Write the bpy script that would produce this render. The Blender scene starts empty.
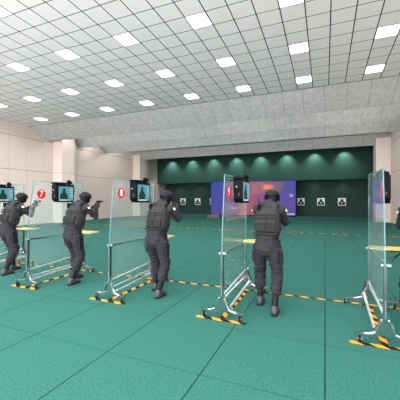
import bpy, bmesh, math, random
from mathutils import Vector, Matrix, noise
R = math.radians
C = bpy.context.scene.collection
random.seed(4)

# ---------------------------------------------------------------- camera, light, exposure
cam = bpy.data.cameras.new('camera'); co = bpy.data.objects.new('camera', cam); C.objects.link(co)
co.location = (0, 0, 1.6); co.rotation_euler = (R(90), 0, R(22.92)); cam.lens = 26.6; cam.sensor_width = 36
cam.clip_start = 0.05; cam.clip_end = 200
sc = bpy.context.scene; sc.camera = co
sc.view_settings.view_transform = 'Standard'; sc.view_settings.look = 'None'
sc.view_settings.gamma = 1; sc.view_settings.exposure = 0.2
try: sc.view_settings.use_curve_mapping = False
except Exception: pass
W = bpy.data.worlds.new('world'); sc.world = W; W.use_nodes = True
bg = W.node_tree.nodes['Background']; bg.inputs[0].default_value = (1.0, 0.955, 0.95, 1); bg.inputs[1].default_value = 10.0
PANEL_E = 4.0
PANEL_W = 135.0       # the lamp inside each panel        # ceiling light panels
SPOT_E = 260.0  # wall wash downlights
ADDED_TUBE_E = 85.0         # added tubes in the coffers

# ---------------------------------------------------------------- materials
def lin(c):
    return tuple(((v/255)/12.92 if v/255 <= .04045 else ((v/255+.055)/1.055)**2.4) for v in c) + (1,)
def new_mat(name):
    m = bpy.data.materials.new(name); m.use_nodes = True
    nt = m.node_tree; b = nt.nodes['Principled BSDF']
    return m, nt, b
def N(nt, t, **k):
    n = nt.nodes.new(t)
    for a, v in k.items(): setattr(n, a, v)
    return n
def mth(nt, op, a, b=None, c=None):
    n = nt.nodes.new('ShaderNodeMath'); n.operation = op
    for i, v in enumerate((a, b, c)):
        if v is None: continue
        if isinstance(v, (int, float)): n.inputs[i].default_value = v
        else: nt.links.new(v, n.inputs[i])
    return n.outputs[0]
def mix(nt, f, a, b):
    n = nt.nodes.new('ShaderNodeMix'); n.data_type = 'RGBA'
    for i, v in ((0, f), (6, a), (7, b)):
        if isinstance(v, (int, float)): n.inputs[i].default_value = v
        elif isinstance(v, tuple): n.inputs[i].default_value = v
        else: nt.links.new(v, n.inputs[i])
    return n.outputs[2]
def xyz(nt):
    t = N(nt, 'ShaderNodeTexCoord'); s = N(nt, 'ShaderNodeSeparateXYZ'); nt.links.new(t.outputs['Object'], s.inputs[0])
    return t.outputs['Object'], s.outputs
def noise_f(nt, vec, scale, detail=2, rough=.6):
    n = N(nt, 'ShaderNodeTexNoise'); n.inputs['Scale'].default_value = scale; n.inputs['Detail'].default_value = detail
    n.inputs['Roughness'].default_value = rough
    nt.links.new(vec, n.inputs['Vector']); return n.outputs['Fac']
def ramp(nt, v, lo, hi):
    n = N(nt, 'ShaderNodeMapRange'); n.inputs[1].default_value = lo; n.inputs[2].default_value = hi
    nt.links.new(v, n.inputs[0]); return n.outputs[0]
def line(nt, v, off, per, w):
    """1 on a seam of width w repeated every per"""
    f = mth(nt, 'DIVIDE', mth(nt, 'SUBTRACT', v, off), per)
    f = mth(nt, 'ABSOLUTE', mth(nt, 'SUBTRACT', f, mth(nt, 'ROUND', f)))
    return mth(nt, 'LESS_THAN', f, w/2/per)
def simple(name, col, rough=.6, metal=0, var=.08, scale=12, bump=0, bscale=60, spec=.5):
    m, nt, b = new_mat(name); v, _ = xyz(nt)
    c = lin(col); lo = tuple(x*(1-var) for x in c[:3])+(1,); hi = tuple(min(1, x*(1+var)) for x in c[:3])+(1,)
    nt.links.new(mix(nt, noise_f(nt, v, scale, 3), lo, hi), b.inputs['Base Color'])
    b.inputs['Roughness'].default_value = rough; b.inputs['Metallic'].default_value = metal
    b.inputs['Specular IOR Level'].default_value = spec
    if bump:
        bn = N(nt, 'ShaderNodeBump'); bn.inputs['Strength'].default_value = bump; bn.inputs['Distance'].default_value = .01
        nt.links.new(noise_f(nt, v, bscale, 3), bn.inputs['Height']); nt.links.new(bn.outputs[0], b.inputs['Normal'])
    return m
def emis(name, col, s):
    m, nt, b = new_mat(name); b.inputs['Base Color'].default_value = (.006, .006, .006, 1)
    b.inputs['Emission Color'].default_value = lin(col); b.inputs['Emission Strength'].default_value = s
    b.inputs['Roughness'].default_value = .5; b.inputs['Specular IOR Level'].default_value = .08
    return m

TILE = 1.057
def floor_mat():
    m, nt, b = new_mat('teal_rubber_floor'); v, (x, y, z) = xyz(nt)
    n1 = noise_f(nt, v, 60, 3, .8); n2 = noise_f(nt, v, .8, 3)
    c = mix(nt, ramp(nt, n1, .38, .64), lin((30, 74, 67)), lin((54, 106, 97)))
    c = mix(nt, mth(nt, 'MULTIPLY', n2, .35), c, lin((40, 90, 82)))
    sx = line(nt, x, 0, TILE, .014); sy = line(nt, y, 2.49, TILE, .009)
    c = mix(nt, mth(nt, 'MULTIPLY', sx, .85), c, lin((14, 34, 32)))
    c = mix(nt, mth(nt, 'MULTIPLY', sy, .6), c, lin((16, 44, 40)))
    nt.links.new(c, b.inputs['Base Color']); b.inputs['Roughness'].default_value = .85
    b.inputs['Specular IOR Level'].default_value = .05
    bn = N(nt, 'ShaderNodeBump'); bn.inputs['Strength'].default_value = .25; bn.inputs['Distance'].default_value = .003
    nt.links.new(n1, bn.inputs['Height']); nt.links.new(bn.outputs[0], b.inputs['Normal'])
    return m
TX, TY, CX0, CY0, CZ, CS = .61, .607, .14, 13.3, 6.34, .039   # tile pitch, grid origin, edge height, slope of the ceiling
def ceil_mat():
    m, nt, b = new_mat('perforated_ceiling_tile'); v, (x, y, z) = xyz(nt)
    n1 = noise_f(nt, v, 60, 2, .7)
    c = mix(nt, ramp(nt, n1, .35, .65), lin((211, 205, 207)), lin((234, 227, 229)))
    s = mth(nt, 'MAXIMUM', line(nt, x, CX0, TX, .030), line(nt, y, 0, TY, .024))
    c = mix(nt, s, c, lin((16, 16, 18)))
    nt.links.new(c, b.inputs['Base Color']); b.inputs['Roughness'].default_value = .9
    return m
def baffle_mat():
    m, nt, b = new_mat('mottled_grey_acoustic_board'); v, (x, y, z) = xyz(nt)
    n1 = noise_f(nt, v, 5, 5, .7); n2 = noise_f(nt, v, 26, 3, .7)
    f = ramp(nt, mth(nt, 'ADD', mth(nt, 'MULTIPLY', n1, .5), mth(nt, 'MULTIPLY', n2, .5)), .36, .64)
    c = mix(nt, f, lin((146, 145, 145)), lin((190, 188, 188)))
    c = mix(nt, mth(nt, 'MULTIPLY', line(nt, x, -.02, .87, .016), .8), c, lin((90, 90, 90)))
    nt.links.new(c, b.inputs['Base Color']); b.inputs['Roughness'].default_value = .9
    return m
def wall_mat(name, col, seam, axis, off, per, zs, w=.025):
    m, nt, b = new_mat(name); v, (x, y, z) = xyz(nt)
    c0 = lin(col)
    c = mix(nt, noise_f(nt, v, 1.5, 4), tuple(a*.95 for a in c0[:3])+(1,), c0)
    s = mth(nt, 'MULTIPLY', line(nt, x if axis == 'x' else y, off, per, w), .45)
    for zz in zs:
        s = mth(nt, 'MAXIMUM', s, mth(nt, 'LESS_THAN', mth(nt, 'ABSOLUTE', mth(nt, 'SUBTRACT', z, zz)), w*.7))
    c = mix(nt, mth(nt, 'MULTIPLY', s, .75), c, lin(seam))
    nt.links.new(c, b.inputs['Base Color']); b.inputs['Roughness'].default_value = .75
    b.inputs['Specular IOR Level'].default_value = .3
    return m
def tape_mat(name, axis, yel=(226, 140, 10), per=.25):
    m, nt, b = new_mat(name); v, (x, y, z) = xyz(nt)
    f = mth(nt, 'FRACT', mth(nt, 'DIVIDE', mth(nt, 'ADD', x, y), per))
    c = mix(nt, mth(nt, 'LESS_THAN', f, .5), lin(yel), lin((7, 7, 7)))
    c = mix(nt, mth(nt, 'MULTIPLY', noise_f(nt, v, 40), .12), c, lin((120, 90, 60)))
    nt.links.new(c, b.inputs['Base Color']); b.inputs['Roughness'].default_value = .7; b.inputs['Specular IOR Level'].default_value = .1
    return m
def glass_mat(name, milk, tint=(214, 238, 240)):
    m = bpy.data.materials.new(name); m.use_nodes = True; nt = m.node_tree; nt.nodes.clear()
    out = N(nt, 'ShaderNodeOutputMaterial'); tr = N(nt, 'ShaderNodeBsdfTransparent'); tr.inputs[0].default_value = lin((240, 250, 250))
    df = N(nt, 'ShaderNodeBsdfDiffuse'); df.inputs[0].default_value = lin(tint)
    ge = N(nt, 'ShaderNodeNewGeometry'); front = mth(nt, 'SUBTRACT', 1.0, ge.outputs['Backfacing'])
    a = N(nt, 'ShaderNodeMixShader'); nt.links.new(mth(nt, 'MULTIPLY', front, milk), a.inputs[0])
    nt.links.new(tr.outputs[0], a.inputs[1]); nt.links.new(df.outputs[0], a.inputs[2])
    gl = N(nt, 'ShaderNodeBsdfGlossy'); gl.inputs['Roughness'].default_value = 0
    fr = N(nt, 'ShaderNodeFresnel'); fr.inputs[0].default_value = 1.45; ge = N(nt, 'ShaderNodeNewGeometry')   # the near face reflects, the far face only lets light out
    g = N(nt, 'ShaderNodeMixShader'); nt.links.new(mth(nt, 'MULTIPLY', fr.outputs[0], mth(nt, 'SUBTRACT', 1.0, ge.outputs['Backfacing'])), g.inputs[0])
    nt.links.new(a.outputs[0], g.inputs[1]); nt.links.new(gl.outputs[0], g.inputs[2]); nt.links.new(g.outputs[0], out.inputs[0])
    return m
M = {}
M['floor'] = floor_mat(); M['ceil'] = ceil_mat(); M['baffle'] = baffle_mat()
M['wall'] = wall_mat('beige_wall_panel', (200, 186, 178), (100, 100, 95), 'y', 13.2, 1.2, (3.5, 5.6))
M['pier'] = wall_mat('beige_pier_panel', (206, 193, 186), (140, 138, 130), 'y', 90, 50, (3.5,))
M['green_up'] = wall_mat('green_felt_upper', (24, 64, 56), (12, 50, 44), 'x', .5, 1.25, ())
M['green_low'] = wall_mat('green_felt_lower', (28, 56, 52), (14, 34, 32), 'x', .5, 1.25, (1.75,))
M['tape'] = tape_mat('hazard_stripes', 'x'); M['tape_far'] = tape_mat('worn_hazard_stripes', 'x', (186, 140, 62), .5)
M['glass'] = glass_mat('clear_partition_glass', .12)
M['edge'] = simple('polished_glass_edge', (84, 122, 128), .5, 0, .03, 12, 0, 60, .2)
M['chrome'] = simple('polished_chrome', (196, 200, 202), .10, 1, .03)
M['steel'] = simple('satin_steel', (150, 156, 158), .28, 1, .05)
M['post'] = simple('brushed_dark_post', (78, 92, 92), .3, .8, .1)
M['bright_steel'] = simple('bright_satin_steel', (214, 218, 220), .4, .9, .04)
M['dark_steel'] = simple('dark_steel', (64, 68, 70), .35, .8, .05)
M['black'] = simple('black_plastic', (4, 4, 5), .6, 0, .1, 12, 0, 60, .08)
M['rubber'] = simple('black_rubber', (26, 26, 28), .8, spec=.15)
M['wood'] = simple('yellow_maple_tabletop', (206, 168, 80), .4, 0, .06, 6)
M['red'] = simple('red_vinyl', (205, 10, 16), .6, 0, .03, spec=.08)
M['white'] = simple('white_vinyl', (240, 240, 240), .5, 0, .03)
M['alu'] = simple('white_aluminium_trim', (215, 215, 215), .5, .0, .03)
M['panel'] = emis('lit_diffuser', (255, 255, 255), PANEL_E)
M['scr_bg'] = emis('screen_cyan', (112, 186, 204), .6); M['scr_dark'] = emis('screen_green', (14, 70, 52), .6)
M['scr_white'] = emis('screen_white', (225, 245, 240), .8); M['led_lit'] = emis('indicator', (255, 240, 200), 1.0); M['led_red'] = emis('indicator_red', (255, 150, 60), .6)
M['trousers'] = simple('grey_navy_ripstop', (37, 37, 42), .85, 0, .3, 20, .5, 120, spec=.12)
M['jacket'] = simple('grey_combat_shirt', (40, 40, 44), .85, 0, .25, 22, .35, 120, spec=.12)
M['vest'] = simple('grey_webbing', (43, 45, 45), .85, 0, .18, 30, .4, 160, spec=.12)
M['pouch'] = simple('darker_grey_webbing', (31, 33, 33), .85, 0, .18, 30, .4, 160, spec=.12)
M['mask'] = simple('black_knit', (24, 24, 28), .9, 0, .1, 40, .3, 200, spec=.12)
M['helmet'] = simple('dark_navy_helmet', (20, 20, 27), .5, 0, .12, 20, spec=.15)
M['skin'] = simple('skin', (205, 160, 135), .6, 0, .05)
M['glove'] = simple('charcoal_glove', (50, 48, 50), .75, 0, .15, 40, spec=.12)
M['boot'] = simple('grey_boot_leather', (48, 48, 52), .6, 0, .12, 30, .2, 90)
M['boot_dark'] = simple('black_boot_shaft', (20, 20, 24), .6, 0, .1, 30, spec=.15)
M['patch'] = simple('pale_badge', (200, 196, 200), .7)
M['visor'] = simple('smoked_lens', (20, 20, 22), .1)
M['gun'] = simple('gun_metal', (38, 38, 42), .35, .6, .08, spec=.15)

# ---------------------------------------------------------------- mesh helpers
def link(name, me, mats=(), parent=None):
    o = bpy.data.objects.new(name, me); C.objects.link(o)
    if not isinstance(mats, (tuple, list)): mats = (mats,)
    for m in mats: me.materials.append(M[m] if isinstance(m, str) else m)
    if parent: o.parent = parent
    return o
def obj(name, bm, mats, parent=None, smooth=False, bevel=0):
    bmesh.ops.recalc_face_normals(bm, faces=bm.faces)
    me = bpy.data.meshes.new(name); bm.to_mesh(me); bm.free()
    if smooth:
        for p in me.polygons: p.use_smooth = True
    o = link(name, me, mats, parent)
    if bevel:
        b = o.modifiers.new('bevel', 'BEVEL'); b.width = bevel; b.segments = 2; b.limit_method = 'ANGLE'
    return o
def tag(o, label=None, cat=None, group=None, kind=None):
    if label: o['label'] = label
    if cat: o['category'] = cat
    if group: o['group'] = group
    if kind: o['kind'] = kind
    return o
def empty(name, loc=(0, 0, 0)):
    o = bpy.data.objects.new(name, None); C.objects.link(o); o.location = loc; o.empty_display_size = .1
    return o
def box(bm, x0, x1, y0, y1, z0, z1, mi=0, mat=None):
    vs = [bm.verts.new((x, y, z)) for x in (x0, x1) for y in (y0, y1) for z in (z0, z1)]
    if mat is not None:
        for v in vs: v.co = mat @ v.co
    for f in ((0,1,3,2),(4,6,7,5),(0,4,5,1),(2,3,7,6),(0,2,6,4),(1,5,7,3)):
        fa = bm.faces.new([vs[i] for i in f]); fa.material_index = mi
    return vs
def prism(bm, pts, axis, a, b, mi=0):
    """closed outline pts (2D) extruded along axis from a to b"""
    def P3(p, t):
        if axis == 'x': return (t, p[0], p[1])
        if axis == 'y': return (p[0], t, p[1])
        return (p[0], p[1], t)
    va = [bm.verts.new(P3(p, a)) for p in pts]; vb = [bm.verts.new(P3(p, b)) for p in pts]
    fs = [bm.faces.new(va), bm.faces.new(vb[::-1])]
    n = len(pts)
    for i in range(n): fs.append(bm.faces.new((va[i], vb[i], vb[(i+1) % n], va[(i+1) % n])))
    for f in fs: f.material_index = mi
def frame_of(d, up=Vector((0, 0, 1))):
    d = d.normalized()
    if abs(d.dot(up)) > .95: up = Vector((1, 0, 0))
    s = d.cross(up).normalized(); t = s.cross(d).normalized()
    return s, t
def bar(bm, p, q, w, h, mi=0):
    """flat bar from p to q: w across, h along the upward side"""
    p, q = Vector(p), Vector(q); s, t = frame_of(q-p)
    vs = []
    for c in (p, q):
        for a, b in ((-1,-1),(1,-1),(1,1),(-1,1)): vs.append(bm.verts.new(c+s*a*w/2+t*b*h/2))
    for f in ((0,1,2,3),(7,6,5,4),(0,4,5,1),(1,5,6,2),(2,6,7,3),(3,7,4,0)):
        bm.faces.new([vs[i] for i in f]).material_index = mi
def tube(bm, pts, r, n=8, mi=0):
    pts = [Vector(p) for p in pts]; rings = []
    rs = r if isinstance(r, (list, tuple)) else [r]*len(pts)
    for i, p in enumerate(pts):
        d = (pts[min(i+1, len(pts)-1)]-pts[max(i-1, 0)]); s, t = frame_of(d)
        rings.append([bm.verts.new(p+(s*math.cos(2*math.pi*k/n)+t*math.sin(2*math.pi*k/n))*rs[i]) for k in range(n)])
    for a, b in zip(rings, rings[1:]):
        for k in range(n): bm.faces.new((a[k], a[(k+1) % n], b[(k+1) % n], b[k])).material_index = mi
    bm.faces.new(rings[0][::-1]).material_index = mi; bm.faces.new(rings[-1]).material_index = mi
def loft(bm, secs, n=20, e=2.0):
    """secs: (x,y,z,rx,ry) rings square to the path, superellipse exponent e"""
    P = [Vector(s[:3]) for s in secs]; rings = []
    for i, s in enumerate(secs):
        d = (P[min(i+1, len(P)-1)]-P[max(i-1, 0)]).normalized()
        X = Vector((1, 0, 0)); X = (X-d*X.dot(d)).normalized(); Y = d.cross(X)
        ring = []
        for k in range(n):
            a = 2*math.pi*k/n; c, q = math.cos(a), math.sin(a)
            c = math.copysign(abs(c)**(2/e), c); q = math.copysign(abs(q)**(2/e), q)
            ring.append(bm.verts.new(P[i]+X*c*s[3]+Y*q*s[4]))
        rings.append(ring)
    for a, b in zip(rings, rings[1:]):
        for k in range(n): bm.faces.new((a[k], a[(k+1) % n], b[(k+1) % n], b[k]))
    bm.faces.new(rings[0][::-1]); bm.faces.new(rings[-1])
def ball(bm, c, r, cut=None, seg=20):
    g = bmesh.ops.create_uvsphere(bm, u_segments=seg, v_segments=seg//2+2, radius=1)
    for v in g['verts']: v.co = Vector((v.co.x*r[0]+c[0], v.co.y*r[1]+c[1], v.co.z*r[2]+c[2]))
    return g['verts']
def capsule(bm, p, q, r0, r1):
    tube(bm, [p, q], [r0, r1], 10); ball(bm, p, (r0,)*3, seg=10); ball(bm, q, (r1,)*3, seg=10)
def chain(bm, pts, r0, r1):
    n = len(pts)-1
    for i in range(n): capsule(bm, pts[i], pts[i+1], r0+(r1-r0)*i/n, r0+(r1-r0)*(i+1)/n)
def fuse(name, bm, mats, parent=None, voxel=.01, smooth=4, fold=0, fs=(8, 8, 26), seed=0, dec=None):
    """several overlapping volumes made into one continuous surface, with optional cloth folds"""
    bmesh.ops.recalc_face_normals(bm, faces=bm.faces)
    me = bpy.data.meshes.new('tmp'); bm.to_mesh(me); bm.free()
    o = bpy.data.objects.new('tmp', me); C.objects.link(o)
    r = o.modifiers.new('r', 'REMESH'); r.mode = 'VOXEL'; r.voxel_size = voxel
    if smooth: s = o.modifiers.new('s', 'SMOOTH'); s.factor = .5; s.iterations = smooth
    dg = bpy.context.evaluated_depsgraph_get(); dg.update()
    out = bpy.data.meshes.new_from_object(o.evaluated_get(dg)); out.name = name
    bpy.data.objects.remove(o); bpy.data.meshes.remove(me)
    out.materials.clear()
    if fold:
        ns = [v.normal.copy() for v in out.vertices]
        for v, nn in zip(out.vertices, ns):
            p = v.co; q = Vector((p.x*fs[0]+seed, p.y*fs[1], p.z*fs[2]))
            v.co += nn*fold*(noise.noise(q)+.5*noise.noise(q*2.1))
    for p in out.polygons: p.use_smooth = True
    return link(name, out, mats, parent)
def text_mesh(s, size, extrude=.0006, bold=.02):
    cu = bpy.data.curves.new('t', 'FONT'); cu.body = s; cu.size = size; cu.extrude = extrude; cu.offset = bold*size
    cu.align_x = 'CENTER'; cu.align_y = 'CENTER'; cu.resolution_u = 3
    o = bpy.data.objects.new('t', cu); C.objects.link(o)
    dg = bpy.context.evaluated_depsgraph_get(); dg.update()
    me = bpy.data.meshes.new_from_object(o.evaluated_get(dg)); bpy.data.objects.remove(o); me.materials.clear()
    return me
def dup(root, loc=None, names=None):
    c = root.copy(); C.objects.link(c)
    if loc is not None: c.location = loc
    def rec(a, b):
        for ch in list(a.children):
            d = ch.copy(); C.objects.link(d); d.parent = b; rec(ch, d)
    rec(root, c)
    return c
def st(o): return tag(o, kind='structure')

# ---------------------------------------------------------------- room shell
XL, XR, Y0, YB, ZC = -17.7, 4.3, -4.0, 31.2, 6.5
bm = bmesh.new(); box(bm, XL-.2, XR+.2, Y0, YB+.2, -.2, 0); st(obj('floor', bm, 'floor'))
bm = bmesh.new(); box(bm, XL-.2, XR+.2, Y0-CY0, 0, 0, .2); o = st(obj('ceiling', bm, 'ceil')); o.location = (0, CY0, CZ); o.rotation_euler = (-math.atan(CS), 0, 0)
bm = bmesh.new(); box(bm, XL-.2, XL, Y0, YB+.2, 0, 7.3); st(obj('wall_left', bm, 'wall'))
bm = bmesh.new(); box(bm, XR, XR+.2, Y0, YB+.2, 0, 7.3); st(obj('wall_right', bm, 'wall'))
bm = bmesh.new(); box(bm, XL, XR, YB, YB+.2, 0, 3.6); st(obj('wall_back', bm, 'green_low'))
bm = bmesh.new(); box(bm, XL, XR, 29.3, YB+.2, 3.45, 6.7); st(obj('wall_back_upper', bm, 'green_up'))
# serrated acoustic baffles behind the flat tiles: sloping board, then a vertical return
ZB, ZT = 5.65, 6.3
prof = [(13.3, 14.7, CZ), (16.6, 17.5, ZT), (19.6, 20.5, ZT), (24.3, 25.2, ZT)]
for i, (ya, yb, zt) in enumerate(prof):
    yn = prof[i+1][0] if i < 3 else 29.3
    bm = bmesh.new()
    prism(bm, [(ya, zt), (yb, ZB), (yb+.03, ZB), (yb+.03, ZT), (yn, ZT), (yn, ZC+.2), (ya, ZC+.2)], 'x', XL, XR)
    st(obj('trim_%d' % (i+1), bm, 'baffle'))
# thin metal angle where the tiles meet the first board
bm = bmesh.new(); box(bm, XL, XR, CY0-.02, CY0+.01, CZ-.012, CZ+.01); st(obj('trim_5', bm, 'dark_steel'))
k = 0
for (ya, yb) in ((15.2, 16.35), (24.6, 25.9)):
    for (xa, xb) in ((XL, -16.85), (3.39, XR)):
        bm = bmesh.new(); box(bm, xa, xb, ya, yb, 0, 6.4); st(obj('wall_left_pier' if xa < 0 else 'wall_right_pier', bm, 'pier'))
bm = bmesh.new(); box(bm, XL, XL+.02, Y0, YB, 0, .1); st(obj('baseboard_left', bm, 'wall'))
bm = bmesh.new(); box(bm, XR-.02, XR, Y0, YB, 0, .1); st(obj('baseboard_right', bm, 'wall'))

# ---------------------------------------------------------------- ceiling lights
def light_panel():
    t = empty('ceiling_light')
    bm = bmesh.new()
    w, d = TX/2-.012, TY/2-.012
    for a, b, c, e in ((-w, w, -d, -d+.02), (-w, w, d-.02, d), (-w, -w+.02, -d+.02, d-.02), (w-.02, w, -d+.02, d-.02)):
        box(bm, a, b, c, e, -.012, .004)
    obj('light_frame', bm, 'alu', t)
    bm = bmesh.new(); box(bm, -w+.02, w-.02, -d+.02, d-.02, -.008, .002); obj('diffuser', bm, 'panel', t)
    ld = bpy.data.lights.new('panel_lamp', 'SPOT'); ld.energy = PANEL_W; ld.spot_size = R(172); ld.spot_blend = .6; ld.shadow_soft_size = .12
    lo = bpy.data.objects.new('panel_lamp', ld); C.objects.link(lo); lo.parent = t; lo.location = (0, 0, -.02)
    return t
lp = light_panel(); first = True
cols = [CX0-TX*1.5+4*TX*j for j in (1, 0, -1, -2, -3, -4, -5, -6, -7)]
rows = [CY0-TY*(1.5+4*j) for j in range(8)]
colname = ['right-hand column', 'second column from the right', 'third column from the right', 'fourth column from the right', 'fifth column from the right',
           'fifth column from the left', 'third column from the left', 'second column from the left', 'leftmost column']
colname[5] = 'fourth column from the left'
rowname = ['farthest row beside the sloping boards', 'second row from the sloping boards', 'third row from the sloping boards', 'nearest row overhead']
for i, y in enumerate(rows):
    for j, x in enumerate(cols):
        if x < XL+.5: continue
        o = lp if first else dup(lp); first = False
        o.location = (x, y, CZ+CS*(CY0-y)); o.rotation_euler = (-math.atan(CS), 0, 0)
        lab = 'square white ceiling light panel, %s, %s' % (rowname[i], colname[j]) if i < 4 else 'square white ceiling light panel above and behind the viewpoint'
        tag(o, lab, 'ceiling light', 'light panels in the tiled ceiling')

# added fill light: unseen battens in the coffers, brightening boards and far floor
def batten():
    t = empty('added_batten_light')
    bm = bmesh.new(); box(bm, -2.3, 2.3, -.06, .06, -.05, 0); obj('added_batten_body', bm, 'alu', t)
    bm = bmesh.new(); tube(bm, [(-2.25, 0, -.07), (2.25, 0, -.07)], .02, 10); obj('added_fluorescent_tube', bm, 'tube', t)
    return t
M['tube'] = emis('added_fluorescent_tube', (255, 255, 252), ADDED_TUBE_E)
bt0 = None
for y in (15.5, 18.4, 21.6):
    for x in (-15.1, -9.8, -4.3, 1.2):
        t = bt0 = batten() if bt0 is None else dup(bt0)
        t.location = (x, y, ZT)
        tag(t, 'added fluorescent batten for fill light, unseen behind a sloping grey ceiling board', 'batten light', 'added battens behind the sloping boards')

# wall-wash downlights above and below the bulkhead
def downlight(name_lab, x, y, z, e, ang, src=None):
    if src is None:
        t = empty('downlight')
        bm = bmesh.new(); tube(bm, [(0, 0, 0), (0, 0, -.07)], .07, 16); obj('lamp_housing', bm, 'black', t)
        bm = bmesh.new(); tube(bm, [(0, 0, -.071), (0, 0, -.076)], .05, 16); obj('lens', bm, 'led_lit', t)
    else: t = dup(src)
    t.location = (x, y, z)
    ld = bpy.data.lights.new('downlight_lamp', 'SPOT'); ld.energy = e; ld.spot_size = ang; ld.spot_blend = .9; ld.shadow_soft_size = .05
    ld.color = (1, 1, .96)
    lo = bpy.data.objects.new('bulb', ld); C.objects.link(lo); lo.parent = t; lo.location = (0, 0, -.09)
    lo.rotation_euler = (R(18), 0, 0)
    return t
src = None
for k in range(8):
    x = 1.6-2.48*k
    bm_t = downlight('', x, 28.7, 6.3, SPOT_E*1.7, R(100), None)
    tag(bm_t, 'small recessed downlight washing the upper green wall', 'downlight', 'downlights over the green bulkhead')
for k in range(8):
    x = 1.6-2.48*k
    t = downlight('', x, 30.7, 3.45, SPOT_E*.12, R(110), None)
    tag(t, 'small downlight under the green bulkhead', 'downlight', 'downlights under the green bulkhead')

# ---------------------------------------------------------------- targets on the far wall
lanes_t = [1.43-1.8*i for i in range(11)]
def target_board():
    t = empty('target_board')
    bm = bmesh.new(); w, h = .34, .36
    for a in ((-w, w, h-.06, h), (-w, w, -h, -h+.05), (-w, -w+.05, -h+.05, h-.06), (w-.05, w, -h+.05, h-.06)):
        box(bm, a[0], a[1], -.03, 0, a[2], a[3])
    obj('frame', bm, 'white', t)
    bm = bmesh.new(); box(bm, -w+.05, w-.05, -.015, 0, -h+.05, h-.06); obj('backing', bm, 'pale', t)
    bm = bmesh.new()
    pts = [(-.29, -.31), (.29, -.31), (.29, -.10), (.22, .0), (.12, .05), (.11, .2), (.05, .26), (-.05, .26), (-.11, .2), (-.12, .05), (-.22, .0), (-.29, -.10)]
    prism(bm, pts, 'y', -.026, -.016); obj('silhouette', bm, 'target_dark', t)
    bm = bmesh.new(); tube(bm, [(0, -.026, -.1), (0, -.032, -.1)], .055, 16); obj('bullseye', bm, 'white', t)
    return t
M['pale'] = simple('pale_target_paper', (216, 226, 216), .7); M['target_dark'] = simple('dark_target_print', (16, 34, 30), .7)
tb = target_board(); names = ['first', 'second', 'third']
use = [1.43, -.35, -2.13, -11.17, -12.97, -14.77, -16.57]
tlab = ['rightmost of the three to the right of the video wall', 'middle of the three to the right of the video wall', 'just right of the video wall edge',
        'half hidden beside the left edge of the video wall', 'second from the left edge of the video wall', 'third from the left edge of the video wall', 'farthest left, by the beige wall']
for i, x in enumerate(use):
    o = tb if i == 0 else dup(tb)
    o.location = (x*YB/30, YB-.005, 1.43)
    tag(o, 'white framed target, '+tlab[i], 'target', 'targets along the green wall')

# ---------------------------------------------------------------- video wall
def led_mat():
    m, nt, b = new_mat('video_wall_picture'); v, (x, y, z) = xyz(nt)
    cr = N(nt, 'ShaderNodeValToRGB'); u = ramp(nt, x, -11.0, -2.53); nt.links.new(u, cr.inputs[0])
    e = cr.color_ramp; e.elements[0].position = 0; e.elements[0].color = lin((44, 80, 178)); e.elements[1].position = 1; e.elements[1].color = lin((74, 84, 176))
    for p, c in ((.14, (66, 80, 172)), (.3, (160, 98, 140)), (.42, (196, 100, 116)), (.58, (150, 92, 130)), (.8, (84, 84, 170))):
        k = e.elements.new(p); k.color = lin(c)
    w = ramp(nt, z, .1, 3.4)
    c = mix(nt, mth(nt, 'MULTIPLY', mth(nt, 'SUBTRACT', 1.0, w), .25), cr.outputs[0], lin((150, 60, 100)))
    b.inputs['Base Color'].default_value = (.006, .006, .006, 1); nt.links.new(c, b.inputs['Emission Color']); b.inputs['Emission Strength'].default_value = .75
    b.inputs['Roughness'].default_value = .5; b.inputs['Specular IOR Level'].default_value = .08
    return m
def picture_mat():
    m, nt, b = new_mat('video_wall_inset'); v, (x, y, z) = xyz(nt)
    g = mix(nt, ramp(nt, mth(nt, 'ADD', x, 0.0), -6.7, -3.3), lin((176, 96, 112)), lin((58, 56, 104)))
    g = mix(nt, mth(nt, 'MULTIPLY', noise_f(nt, v, 1.4, 3), .4), g, lin((40, 30, 60)))
    dx = mth(nt, 'DIVIDE', mth(nt, 'SUBTRACT', x, -5.15), .75); dz = mth(nt, 'DIVIDE', mth(nt, 'SUBTRACT', z, 2.85), .35)
    r = mth(nt, 'SQRT', mth(nt, 'ADD', mth(nt, 'MULTIPLY', dx, dx), mth(nt, 'MULTIPLY', dz, dz)))
    g = mix(nt, ramp(nt, r, 1.0, .2), g, lin((255, 120, 70)))
    b.inputs['Base Color'].default_value = (.006, .006, .006, 1); nt.links.new(g, b.inputs['Emission Color']); b.inputs['Emission Strength'].default_value = .75
    return m
vw = empty('video_wall', (-6.88, 29.2, 0)); IV = Matrix.Translation((6.88, -29.2, 0))
def vpart(name, bm, m, parent=vw):
    o = obj(name, bm, m, parent)
    if parent is vw: o.matrix_parent_inverse = IV
    return o
bm = bmesh.new(); box(bm, -11.03, -2.5, 29.04, 29.28, 0.0, 3.47); vpart('cabinet', bm, 'black')
bm = bmesh.new(); box(bm, -11.0, -2.53, 29.02, 29.038, .1, 3.44); scr = vpart('screen', bm, led_mat())
bm = bmesh.new(); prism(bm, [(-6.75, 2.25), (-6.4, 3.3), (-3.35, 3.36), (-3.9, 2.25), (-4.4, .8), (-5.2, .8), (-5.2, 2.25)], 'y', 29.012, 29.019)
pic = vpart('inset_picture', bm, picture_mat())
bm = bmesh.new()
bar(bm, (-3.05, 29.005, 2.15), (-2.8, 29.005, 2.02), .006, .05); bar(bm, (-3.05, 29.005, 1.9), (-2.8, 29.005, 2.02), .006, .05)
for a in range(5): box(bm, -3.3+a*.14, -3.22+a*.14, 29.002, 29.008, .22, .33)
for a in range(4): box(bm, -9.05+a*.22, -8.92+a*.22, 29.002, 29.008, .72, .82)
vpart('screen_lettering', bm, emis('screen_text', (235, 235, 250), .9))
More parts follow.
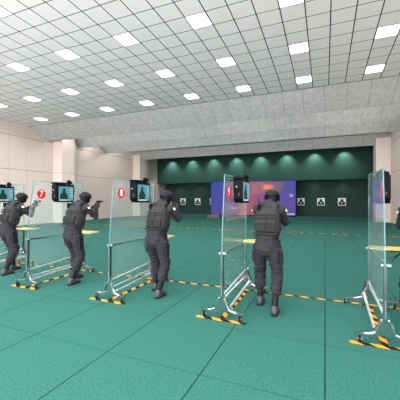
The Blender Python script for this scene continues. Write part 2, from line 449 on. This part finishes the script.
bm = bmesh.new(); box(bm, -5.5, -4.85, 29.002, 29.008, 2.9, 3.02); box(bm, -5.45, -4.9, 29.002, 29.008, 2.68, 2.8)
vpart('picture_glow', bm, emis('picture_glow', (255, 120, 70), 1.0))
tag(vw, 'large blue and red video wall standing in front of the green target wall', 'video screen')

bm = bmesh.new(); box(bm, -.6, .6, -.3, .3, 0.02, .24); box(bm, -.5, .5, -.2, .2, .24, .28)
o = obj('floor_box', bm, 'dark_steel', None, bevel=.01); o.location = (-9.3, 25.2, 0)
M['brown'] = simple('brown_grey_box', (84, 80, 78), .7); o.data.materials[0] = M['brown']
for v in o.data.vertices:
    if v.co.z < .03: v.co.z = 0
tag(o, 'low dark grey box on the teal floor before the left end of the video wall', 'box')

# ---------------------------------------------------------------- floor tape
YN, YF = 3.78, 5.1
booths = [(2.5, ''), (.61, '10'), (-1.28, '9'), (-3.17, '8'), (-5.06, '7'), (-6.95, '6')]
def tape(name, rects, loc, m, lab, cat='floor tape', group=None):
    bm = bmesh.new()
    for i, (a, b, c, d) in enumerate(rects): box(bm, a, b, c, d, 0, .002+.0006*i)
    o = obj(name, bm, m); o.location = loc; return tag(o, lab, cat, group)
tape('hazard_tape', [(-9.5, 4.25, -.025, .025)], (0, 5.16, .0005), 'tape', 'long black and orange striped tape line across the floor beyond all the shooters')
nb = {2.5: 'beyond the right edge', .61: 'under the rightmost glass partition', -1.28: 'under the partition left of the shooter seen from behind', -3.17: 'under the partition numbered 8',
      -5.06: 'under the partition numbered 7', -6.95: 'beyond the left edge'}
for x, _ in booths[1:]:
    o = tape('hazard_tape', [(-.35, .345, -.033, .033), (-.035, .035, .03, 1.33)], (x, 3.74, .001), 'tape',
         'striped T of floor tape '+nb[x], 'floor tape', 'striped tape under the partitions')
tape('distance_tape', [(XL+1, XR-.1, -.04, .04)], (0, 15.2, .0005), 'tape_far', 'faint dashed yellow tape line across the middle of the empty floor')
tape('distance_tape', [(XL+1, XR-.1, -.035, .035)], (0, 23.3, .0005), 'tape_far', 'faint dashed yellow tape line farthest off, nearest the green wall')
M['mark'] = tape_mat('worn_mark', 'x', (196, 118, 44), .34)
for ry, yl in ((15.2, 'nearer'), (23.3, 'farther')):
    for i in range(9):
        x = 2.5-1.89*i
        if x > XR-.3: continue
        o = tape('floor_mark', [(-.3, .3, -.45, -.36), (-.3, .3, .36, .45), (-.3, -.2, -.36, .36), (.2, .3, -.36, .36)], (x, ry, .003), 'mark',
             'worn yellow square mark, %s dashed line, %s' % (yl, ['rightmost', 'second from the right', 'third from the right', 'fourth from the right', 'fifth from the right',
              'fourth from the left', 'third from the left', 'second from the left', 'leftmost'][i]), 'floor marking', 'worn marks on the dashed lines')

# ---------------------------------------------------------------- booth partition
def caster(parent, x, y):
    bm = bmesh.new()
    tube(bm, [(x-.012, y, .036), (x+.012, y, .036)], .035, 16)
    w = obj('caster', bm, 'rubber', parent)
    bm = bmesh.new()
    for s in (-1, 1): box(bm, x+s*.02-.003, x+s*.02+.003, y-.018, y+.018, .03, .085)
    box(bm, x-.025, x+.025, y-.02, y+.02, .083, .096)
    tube(bm, [(x-.026, y, .036), (x+.026, y, .036)], .01, 8)
    obj('caster_fork', bm, 'steel', w)
def make_booth():
    t = empty('glass_partition')                      # local: x=0 is the glass plane, y from 0 (near) to 1.32 (far)
    L = YF-YN
    # glass sheet with raked near edge
    bm = bmesh.new()
    g = [(-.01, .30), (L, .30), (L, 1.97), (.13, 1.95), (.03, 1.2)]
    prism(bm, g, 'x', -.006, .006); obj('glass_sheet', bm, 'glass', t)
    bm = bmesh.new()
    bar(bm, (0, -.014, .30), (0, .026, 1.2), .013, .008); bar(bm, (0, .026, 1.2), (0, .126, 1.955), .013, .008)
    bar(bm, (0, .124, 1.955), (0, L+.004, 1.975), .014, .008); bar(bm, (0, L+.004, 1.975), (0, L+.004, .3), .014, .010)
    obj('glass_edge', bm, 'edge', t)
    # posts and rail
    for nm, y, z1 in (('post', .012, .90), ('post', L-.02, .90)):
        bm = bmesh.new(); box(bm, -.018, .018, y-.024, y+.024, .27, z1)
        obj(nm, bm, 'post', t, bevel=.004)
    bm = bmesh.new(); bar(bm, (.02, .0, .875), (.02, L, .875), .016, .022); obj('side_rail', bm, 'chrome', t, bevel=.003)
    for y in (.012, L-.02):
        bm = bmesh.new(); tube(bm, [(-.04, y, .875), (.055, y, .875)], .017, 12); obj('clamp_knob', bm, 'steel', t)
    # base: chrome inverted-Y frames at each end, joined by a ridge and two skirts
    R0 = .28
    def endframe(y, flip, wing):
        d = .05*flip
        bm = bmesh.new()
        # splayed front plate
        pts = [(-.02, R0+.10), (.02, R0+.10), (.04, R0+.02), (.075, .205), (.13, .155), (.20, .125), (.20, .10), (-.20, .10), (-.20, .125), (-.13, .155), (-.075, .205), (-.04, R0+.02)]
        prism(bm, pts, 'y', y-.006, y+.006)
        obj('foot_plate', bm, 'chrome', t)
        bm = bmesh.new()
        for s in (-1, 1):
            bar(bm, (s*.035, y, R0), (s*.095, y, .14), .05, .012)
            bar(bm, (s*.09, y, .13), (s*.17, y, .105), .05, .012)
            box(bm, min(s*.16, s*wing), max(s*.16, s*wing), y-.025, y+.025, .096, .108)
        obj('foot_bar', bm, 'steel', t)
        for s in (-1, 1): caster(t, s*(wing-.05), y)
    endframe(.0, 1, .30); endframe(L, -1, .38)
    bm = bmesh.new()
    bar(bm, (0, 0, R0+.02), (0, L, R0+.10), .026, .026)
    for s in (-1, 1): bar(bm, (s*.095, 0, .14), (s*.07, L, .19), .026, .026)
    obj('base_rail', bm, 'bright_steel', t)
    bm = bmesh.new()
    for s in (-1, 1): bar(bm, (s*.035, L, R0+.08), (s*.075, L+.03, .18), .014, .04)
    obj('end_brace', bm, 'dark_steel', t)
    bm = bmesh.new()
    v = [bm.verts.new(p) for p in ((.012, .75, R0+.06), (.012, L-.02, R0+.10), (.055, L-.02, R0+.0), (.016, .75, R0+.045))]
    bm.faces.new(v); g = bmesh.ops.solidify(bm, geom=bm.faces[:], thickness=.006)
    obj('base_blade', bm, 'chrome', t)
    # table and its brackets
    bm = bmesh.new(); box(bm, .01, .46, L-.20, L+.05, .885, .91); obj('table_top', bm, 'wood', t, bevel=.004)
    bm = bmesh.new()
    bar(bm, (.03, L-.02, .40), (.42, L-.05, .87), .014, .014)
    bar(bm, (.02, L-.5, .87), (.02, L-.05, .45), .010, .010)
    bar(bm, (.03, L-.17, .875), (.43, L-.17, .875), .02, .018); bar(bm, (.03, L-.02, .875), (.43, L-.02, .875), .02, .018)
    bar(bm, (.03, L-.17, .65), (.42, L-.17, .87), .012, .012)
    obj('table_bracket', bm, 'chrome', t)
    # touch terminal
    Ya, Yb, xa, xb = .52, .97, .012, .145
    bm = bmesh.new()
    prism(bm, [(Ya, 1.62), (Ya+.06, 1.555), (Yb-.02, 1.555), (Yb, 1.58), (Yb, 1.90), (Yb-.03, 1.92), (Ya+.03, 1.92), (Ya, 1.90)], 'x', xa, xb)
    h = obj('terminal_housing', bm, 'black', t, bevel=.006)
    bm = bmesh.new(); box(bm, xa, xb-.02, Ya-.01, Ya+.27, 1.92, 1.955); obj('sensor_bar', bm, 'black', h, bevel=.004)
    bm = bmesh.new(); sy0, sy1, sz0, sz1 = Ya+.05, Yb-.03, 1.585, 1.875
    box(bm, xb, xb+.004, sy0, sy1, sz0, sz1); s = obj('screen', bm, 'scr_bg', h)
    bm = bmesh.new()
    cy = sy0+.13
    prism(bm, [(cy-.095, 1.615), (cy+.095, 1.615), (cy+.095, 1.70), (cy+.06, 1.745), (cy+.035, 1.755), (cy+.035, 1.82), (cy+.02, 1.835), (cy-.02, 1.835), (cy-.035, 1.82), (cy-.035, 1.755), (cy-.06, 1.745), (cy-.095, 1.70)], 'x', xb+.005, xb+.007)
    obj('target_silhouette', bm, 'scr_dark', s)
    bm = bmesh.new(); box(bm, xb+.005, xb+.007, sy0+.02, sy1-.1, sz0+.005, sz0+.022)
    for q in range(5): box(bm, xb+.005, xb+.007, sy0+.28+.004*q, sy0+.36, 1.83-.04*q, 1.838-.04*q)
    obj('screen_strip', bm, 'scr_white', s)
    bm = bmesh.new()
    box(bm, .05, .066, Ya-.004, Ya+.001, 1.79, 1.81); obj('indicator_light', bm, 'led_lit', h)
    bm = bmesh.new(); box(bm, .085, .10, Ya-.004, Ya+.001, 1.665, 1.675); box(bm, .085, .10, Ya-.004, Ya+.001, 1.69, 1.70); obj('indicator_light', bm, 'led_red', h)
    bm = bmesh.new()
    cy = Ya+.36; ball(bm, (.09, cy, 1.965), (.035, .05, .055)); ball(bm, (.135, cy, 1.965), (.02, .035, .04))
    tube(bm, [(.09, cy, 1.91), (.09, cy, 1.93)], .015)
    obj('camera_head', bm, 'black', h, smooth=True)
    bm = bmesh.new()
    tube(bm, [(.09, cy+.04, 1.97), (.09, cy+.12, 1.93), (.09, cy+.155, 1.85), (.09, cy+.14, 1.72), (.08, cy+.13, 1.62)], .005, 6)
    obj('cable', bm, 'black', h, smooth=True)
    return t
booth = make_booth()
blab = {'10': 'glass partition at the right, seen nearly edge-on, reflecting the blue screen', '9': 'glass partition with touchscreen, left of the shooter seen squarely from behind',
        '8': 'glass partition with red sign 8, left of the third shooter from the left', '7': 'glass partition with red sign 7, nearest to the left edge of the glass panels',
        '6': 'glass partition mostly beyond the left edge, only its touchscreen and table in view'}
for i, (x, num) in enumerate(booths[1:]):
    t = booth if i == 0 else dup(booth)
    t.location = (x, YN, 0)
    tag(t, blab[num], 'shooting booth', 'glass partitions between the shooting lanes')
for t, (x, num) in zip([o for o in C.objects if o.name.startswith('glass_partition') and o.parent is None], booths[1:]):
    num = [n for (xx, n) in booths if abs(xx-t.location.x) < .01][0]
    cy, cz = .29, 1.715
    bm = bmesh.new(); tube(bm, [(.0075, cy, cz), (.0095, cy, cz)], .09, 32); o = obj('number_sign', bm, 'red', t)
    tm = text_mesh(num, .165 if len(num) == 1 else .12, .0006, .004)
    q = link('numeral', tm, 'white', o); q.location = (.0108, cy, cz); q.rotation_euler = (R(90), 0, R(90))

# ---------------------------------------------------------------- the shooters
J = dict(hipL=(-.095, -.03, .90), hipR=(.095, -.03, .90), kneeL=(-.135, .17, .51), kneeR=(.14, .03, .52), ankL=(-.135, .17, .11), ankR=(.135, -.17, .11),
         shL=(-.175, .13, 1.455), shR=(.175, .13, 1.455), elL=(-.165, .37, 1.27), elR=(.215, .36, 1.26), wrL=(-.04, .535, 1.435), wrR=(.075, .53, 1.445))
def lerp(a, b, t): return tuple(a[i]+(b[i]-a[i])*t for i in range(3))
def leg(bm, s, g=0.0, z_end=None, extra=0):
    h, k, a = J['hip'+s], J['knee'+s], J['ank'+s]
    secs = [(h[0], h[1], h[2]+.02, .095+g, .11+g), (*lerp(h, k, .25), .092+g, .105+g), (*lerp(h, k, .6), .078+g, .088+g), (*lerp(h, k, .88), .066+g+extra, .072+g+extra),
            (*k, .064+g+extra, .070+g+extra), (*lerp(k, a, .25), .060+g+extra, .068+g+extra), (*lerp(k, a, .45), .060+g+extra*1.5, .068+g+extra*1.5)]
    if z_end is None: secs += [(*lerp(k, a, .75), .045+g, .050+g), (*a, .038+g, .044+g)]
    else: secs += [(*lerp(k, a, .58), .060+g, .066+g), (*lerp(k, a, .64), .052+g, .056+g)]
    loft(bm, secs)
def arm(bm, s, g=0.0, hand=True):
    h, e, w = J['sh'+s], J['el'+s], J['wr'+s]
    chain(bm, [h, lerp(h, e, .5), e], .056+g, .046+g); chain(bm, [e, lerp(e, w, .35), w], .046+g, .030+g*.8)
def hand_r(bm, g=0.0):
    chain(bm, [J['wrR'], (.062, .565, 1.475), (.058, .592, 1.505)], .026+g, .024+g)
    chain(bm, [(.062, .57, 1.48), (.060, .598, 1.475)], .022+g, .020+g)
    for i in range(4):
        z = 1.528-.0215*i; r = (.0095, .0098, .0092, .008)[i]+g; q = (.006, .0, .0, -.004)[i]
        if i == 0: chain(bm, [(.062, .595, z), (.060, .632, z+.008), (.050, .662+q, z+.010)], r, r*.85)
        else: chain(bm, [(.062, .600, z), (.058, .636+q, z), (.034, .648+q, z-.002), (.014, .634+q, z-.002)], r, r*.85)
    chain(bm, [(.056, .575, 1.50), (.036, .578, 1.532), (.014, .598, 1.542), (.010, .624, 1.546)], .013+g, .010+g)
def hand_l(bm, g=0.0):
    chain(bm, [J['wrL'], (-.02, .570, 1.462), (-.006, .600, 1.492)], .025+g, .022+g)
    for i in range(4):
        z = 1.512-.0215*i; r = (.0092, .0096, .009, .008)[i]+g
        chain(bm, [(-.006, .605, z), (-.002, .650, z), (.028, .668, z), (.060, .660, z+.002)], r, r*.85)
    chain(bm, [(-.012, .585, 1.50), (-.008, .612, 1.532), (-.004, .645, 1.546)], .012+g, .009+g)
HC = (.03, .275, 1.645)
def head(bm, g=0.0, neck=True):
    ball(bm, (HC[0], HC[1]-.012, HC[2]+.018), (.078+g, .095+g, .092+g)); ball(bm, (HC[0], HC[1]+.028, HC[2]-.045), (.060+g, .066+g, .066+g))
    if neck: chain(bm, [(.005, .14, 1.47), (.02, .22, 1.575)], .062+g, .056+g)
def torso(bm, g=0.0):
    loft(bm, [(0, -.035, .83, .13+g, .10+g), (0, -.04, .90, .168+g, .125+g), (0, -.035, .97, .168+g, .125+g), (0, -.01, 1.07, .14+g, .108+g), (0, .03, 1.2, .150+g, .115+g),
              (0, .07, 1.33, .168+g, .12+g), (0, .11, 1.43, .165+g, .105+g), (.0, .13, 1.50, .10+g, .075+g), (.005, .15, 1.54, .055+g, .055+g)], 24, 2.3)
def make_person():
    bm = bmesh.new(); torso(bm, -.012)
    for s in 'LR': leg(bm, s, -.010); arm(bm, s, -.010)
    head(bm); hand_r(bm); hand_l(bm)
    for s, a in (('L', J['ankL']), ('R', J['ankR'])):
        loft(bm, [(a[0], a[1]-.05, .06, .03, .04), (a[0], a[1]+.02, .055, .035, .035), (a[0], a[1]+.14, .04, .038, .02), (a[0], a[1]+.17, .035, .02, .012)])
    # face: nose, brow, lips, ears
    x, y, z = HC
    ball(bm, (x, y+.098, z-.018), (.012, .020, .018), seg=10); ball(bm, (x, y+.088, z+.0), (.009, .016, .026), seg=10)
    ball(bm, (x, y+.083, z+.03), (.05, .014, .010), seg=12); ball(bm, (x, y+.088, z-.058), (.024, .010, .010), seg=12)
    for s in (-1, 1): ball(bm, (x+s*.08, y-.01, z-.008), (.010, .018, .028), seg=10)
    p = fuse('person', bm, 'skin', None, .0075, 2)
    for s in (-1, 1):
        bm = bmesh.new(); ball(bm, (x+s*.03, y+.083, z+.006), (.012, .010, .010), seg=12); obj('eye', bm, 'white', p, True)
    bm = bmesh.new()
    loft(bm, [(0, -.035, .83, .145, .115), (0, -.045, .90, .182, .142), (0, -.04, .98, .180, .138), (0, -.015, 1.07, .155, .122)], 24, 2.3)
    for s in 'LR': leg(bm, s, .014, .2, .008)
    for s in (-1, 1): ball(bm, (s*.08, -.105, .90), (.075, .06, .085))
    fuse('trousers', bm, 'trousers', p, .011, 3, .017, (9, 9, 26))
    bm = bmesh.new()
    loft(bm, [(0, -.02, 1.0, .16, .125), (0, .03, 1.2, .160, .125), (0, .07, 1.33, .178, .13), (0, .11, 1.43, .172, .115), (0, .125, 1.485, .13, .09), (.005, .15, 1.555, .074, .07)], 24, 2.3)
    for s in 'LR':
        arm(bm, s, .014); ball(bm, J['sh'+s], (.078, .078, .072)); e = J['el'+s]; ball(bm, e, (.066, .066, .064))
    fuse('combat_shirt', bm, 'jacket', p, .011, 3, .014, (24, 16, 16), 3)
    # vest
    bm = bmesh.new()
    loft(bm, [(0, -.005, 1.085, .172, .140), (0, .01, 1.12, .180, .148), (0, .045, 1.25, .178, .152), (0, .08, 1.38, .172, .150), (0, .10, 1.46, .150, .13)], 32, 3.4)
    for s in (-1, 1): loft(bm, [(s*.10, .0, 1.40, .045, .04), (s*.10, .03, 1.52, .045, .026), (s*.10, .11, 1.552, .045, .022), (s*.10, .21, 1.50, .045, .025), (s*.10, .22, 1.38, .045, .03)], 16, 3)
    loft(bm, [(0.005, .115, 1.47, .095, .09), (.008, .14, 1.535, .088, .085), (.012, .165, 1.575, .084, .080)], 20)
    vest = fuse('tactical_vest', bm, 'vest', p, .011, 3, .004, (18, 18, 18), 9)
    # slope of the back: from (y=-.145,z=1.1) to (y=-.06,z=1.42)
    def back(z): return -.148+(z-1.10)*.235
    def tilt(xc, z, w, h, t):
        return Matrix.Translation((xc, back(z), z)) @ Matrix.Rotation(R(-13), 4, 'X')
    for xc in (-.075, .075):
        bm = bmesh.new(); box(bm, -.064, .064, -.022, .02, -.072, .072, 0, tilt(xc, 1.215, 0, 0, 0)); po = obj('pouch', bm, 'pouch', vest, bevel=.012)
        bm = bmesh.new(); box(bm, -.066, .066, -.028, .0, -.008, .012, 0, tilt(xc, 1.275, 0, 0, 0)); obj('pouch_flap', bm, 'vest', po, bevel=.004)
    for z in (1.34, 1.385):
        bm = bmesh.new(); box(bm, -.14, .14, -.008, .01, -.012, .012, 0, tilt(0, z, 0, 0, 0)); obj('webbing_strap', bm, 'pouch', vest, bevel=.003)
    bm = bmesh.new(); box(bm, -.012, .012, -.012, .01, -.13, .15, 0, tilt(0, 1.26, 0, 0, 0)); obj('webbing_strap', bm, 'pouch', vest, bevel=.003)
    bm = bmesh.new(); box(bm, -.168, .168, -.006, .01, -.014, .014, 0, tilt(0, 1.12, 0, 0, 0)); obj('webbing_strap', bm, 'pouch', vest, bevel=.003)
    for s in (-1, 1):
        bm = bmesh.new(); box(bm, s*.175-.012, s*.175+.016*s+.004, -.03, .10, 1.15, 1.24); obj('side_pouch', bm, 'pouch', vest, bevel=.01)
    bm = bmesh.new(); box(bm, -.135, -.085, -.05, .0, 1.44, 1.535); ra = obj('radio', bm, 'black', vest, bevel=.006)
    bm = bmesh.new(); tube(bm, [(-.115, -.025, 1.53), (-.118, -.03, 1.64)], [.006, .004]); obj('antenna', bm, 'black', ra, True)
    # belt, holster, leg pouch
    bm = bmesh.new(); loft(bm, [(0, -.03, 1.03, .176, .140), (0, -.025, 1.075, .170, .136)], 32, 2.5); obj('belt', bm, 'boot_dark', p)
    bm = bmesh.new()
    box(bm, .185, .225, -.07, .03, .66, .86); box(bm, .175, .19, -.06, .02, .80, 1.03); ho = obj('holster', bm, 'boot_dark', p, bevel=.008)
    bm = bmesh.new(); box(bm, .192, .218, -.09, -.04, .85, .92); box(bm, .192, .218, -.06, .01, .86, .89); obj('spare_pistol_grip', bm, 'gun', ho, bevel=.004)
    bm = bmesh.new(); tube(bm, [(0, 0, -.012), (0, 0, .012)], 1, 24)
    for v in bm.verts: v.co = Vector((.108+v.co.x*.106, .0+v.co.y*.118, .75+v.co.z))
    obj('thigh_strap', bm, 'boot_dark', p)
    bm = bmesh.new(); box(bm, -.218, -.18, -.04, .07, .70, .84); obj('leg_pouch', bm, 'trousers', p, bevel=.012)
    for s in 'LR':
        k = J['knee'+s]; bm = bmesh.new()
        ball(bm, (k[0], k[1]+.045, k[2]), (.062, .045, .085)); box(bm, k[0]-.085, k[0]+.085, k[1]-.08, k[1]+.06, k[2]+.055, k[2]+.075)
        obj('knee_pad', bm, 'pouch', p, True, .006) if False else fuse('knee_pad', bm, 'pouch', p, .009, 3)
        a = J['ank'+s]; bm = bmesh.new()
        kk = J['knee'+s]; t1 = lerp(kk, a, .42)
        loft(bm, [(*t1, .050, .055), (*lerp(kk, a, .8), .048, .056), (a[0], a[1], .13, .048, .062), (a[0], a[1]+.0, .10, .046, .064)])
        b = obj('boot_shaft', bm, 'boot_dark', p, True)
        bm = bmesh.new()
        for sec in (0,):
            loft(bm, [(a[0], a[1]-.075, .065, .030, .030), (a[0], a[1]-.06, .065, .042, .052), (a[0], a[1]-.01, .072, .046, .060), (a[0], a[1]+.05, .062, .047, .050),
                      (a[0], a[1]+.11, .050, .050, .038), (a[0], a[1]+.16, .044, .044, .030), (a[0], a[1]+.185, .040, .024, .022)], 20, 2.4)
            ball(bm, (a[0], a[1]-.01, .11), (.050, .062, .05))
        bt = fuse('boot', bm, 'boot', p, .008, 3)
        bm = bmesh.new(); loft(bm, [(a[0], a[1]-.085, .014, .034, .014), (a[0], a[1]-.07, .014, .046, .014), (a[0], a[1]+.03, .014, .044, .014), (a[0], a[1]+.11, .014, .053, .014), (a[0], a[1]+.17, .016, .044, .013), (a[0], a[1]+.195, .02, .024, .009)], 16, 4)
        obj('boot_sole', bm, 'rubber', bt)
    # head gear
    x, y, z = HC
    bm = bmesh.new(); head(bm, .009); mk = fuse('balaclava', bm, 'mask', p, .009, 2)
    bm = bmesh.new(); ball(bm, (x, y-.010, z+.015), (.116, .136, .112), seg=28)
    bmesh.ops.bisect_plane(bm, geom=bm.verts[:]+bm.edges[:]+bm.faces[:], plane_co=(x, y, z-.002), plane_no=(0, -.25, -1), clear_outer=True)
    bmesh.ops.solidify(bm, geom=bm.faces[:], thickness=.008)
    he = obj('helmet', bm, 'helmet', p, True)
    for s in (-1, 1):
        bm = bmesh.new(); ball(bm, (x+s*.096, y-.012, z-.02), (.022, .036, .044), seg=16); obj('ear_muff', bm, 'black', he, True)
    bm = bmesh.new(); tube(bm, [(x-.098, y+.03, z+.03), (x-.06, y+.11, z+.03), (x, y+.128, z+.03), (x+.06, y+.11, z+.03), (x+.098, y+.03, z+.03)], .010)
    obj('helmet_rim', bm, 'black', he, True)
    bm = bmesh.new(); loft(bm, [(x-.066, y+.072, z+.008, .003, .022), (x-.064, y+.078, z+.008, .006, .024)]) if False else None
    bm = bmesh.new(); ball(bm, (x, y+.080, z+.008), (.072, .034, .025), seg=20); obj('goggles', bm, 'visor', he, True)
    # gloves
    bm = bmesh.new(); hand_r(bm, .003); fuse('glove', bm, 'glove', p, .005, 1)
    bm = bmesh.new(); hand_l(bm, .003); fuse('glove', bm, 'glove', p, .005, 1)
    # sleeve badges
    for s, sx in (('R', 1), ('L', -1)):
        c = lerp(J['sh'+s], J['el'+s], .10); bm = bmesh.new()
        m4 = Matrix.Translation((c[0]+sx*.074, c[1]-.015, c[2]+.012)) @ Matrix.Rotation(R(-20*sx), 4, 'Y')
        box(bm, -.004, .008, -.028, .028, -.022, .022, 0, m4); obj('sleeve_badge', bm, 'patch', p, bevel=.003)
    return p
def make_pistol():
    bm = bmesh.new(); gx = .034
    g = obj('pistol_slide', bm, 'gun') if False else None
    t = empty('pistol')
    bm = bmesh.new(); box(bm, gx-.012, gx+.012, .590, .775, 1.560, 1.588); tube(bm, [(gx, .77, 1.576), (gx, .79, 1.576)], .007)
    box(bm, gx-.002, gx+.002, .762, .770, 1.588, 1.594); box(bm, gx-.008, gx+.008, .598, .606, 1.588, 1.594); obj('slide', bm, 'gun', t, bevel=.002)
    bm = bmesh.new(); box(bm, gx-.011, gx+.011, .600, .750, 1.545, 1.560)
    prism(bm, [(.600, 1.548), (.640, 1.548), (.632, 1.445), (.590, 1.445)], 'x', gx-.013, gx+.013); obj('pistol_frame', bm, 'black', t, bevel=.002)
    bm = bmesh.new(); tube(bm, [(gx, .640, 1.547), (gx, .643, 1.522), (gx, .672, 1.518), (gx, .684, 1.547)], .003, 6); obj('trigger_guard', bm, 'black', t)
    return t
person = make_person(); pistol = make_pistol()
shooters = [(-.78, 'person in grey tactical gear seen squarely from behind before the video wall'),
            (-2.64, 'person in grey tactical gear right of sign 8, back turned, aiming a pistol'),
            (-4.53, 'person in grey tactical gear between signs 7 and 8, arms stretched out with a pistol'),
            (-6.42, 'person in grey tactical gear at the left edge, left of sign 7, aiming a pistol'),
            (1.11, 'person in grey tactical gear cut off by the right edge, only an elbow in view')]
plab = ['before the video wall', 'right of sign 8', 'between signs 7 and 8', 'at the left edge', 'at the right edge']
for i, (x, lab) in enumerate(shooters):
    p = person if i == 0 else dup(person); q = pistol if i == 0 else dup(pistol)
    p.location = (x, 4.37, 0); q.location = (x, 4.37, 0)
    tag(p, lab, 'person', 'shooters standing in the lanes')
    tag(q, 'dark pistol held in both gloved hands by the person '+plab[i], 'pistol', 'pistols held by the shooters')
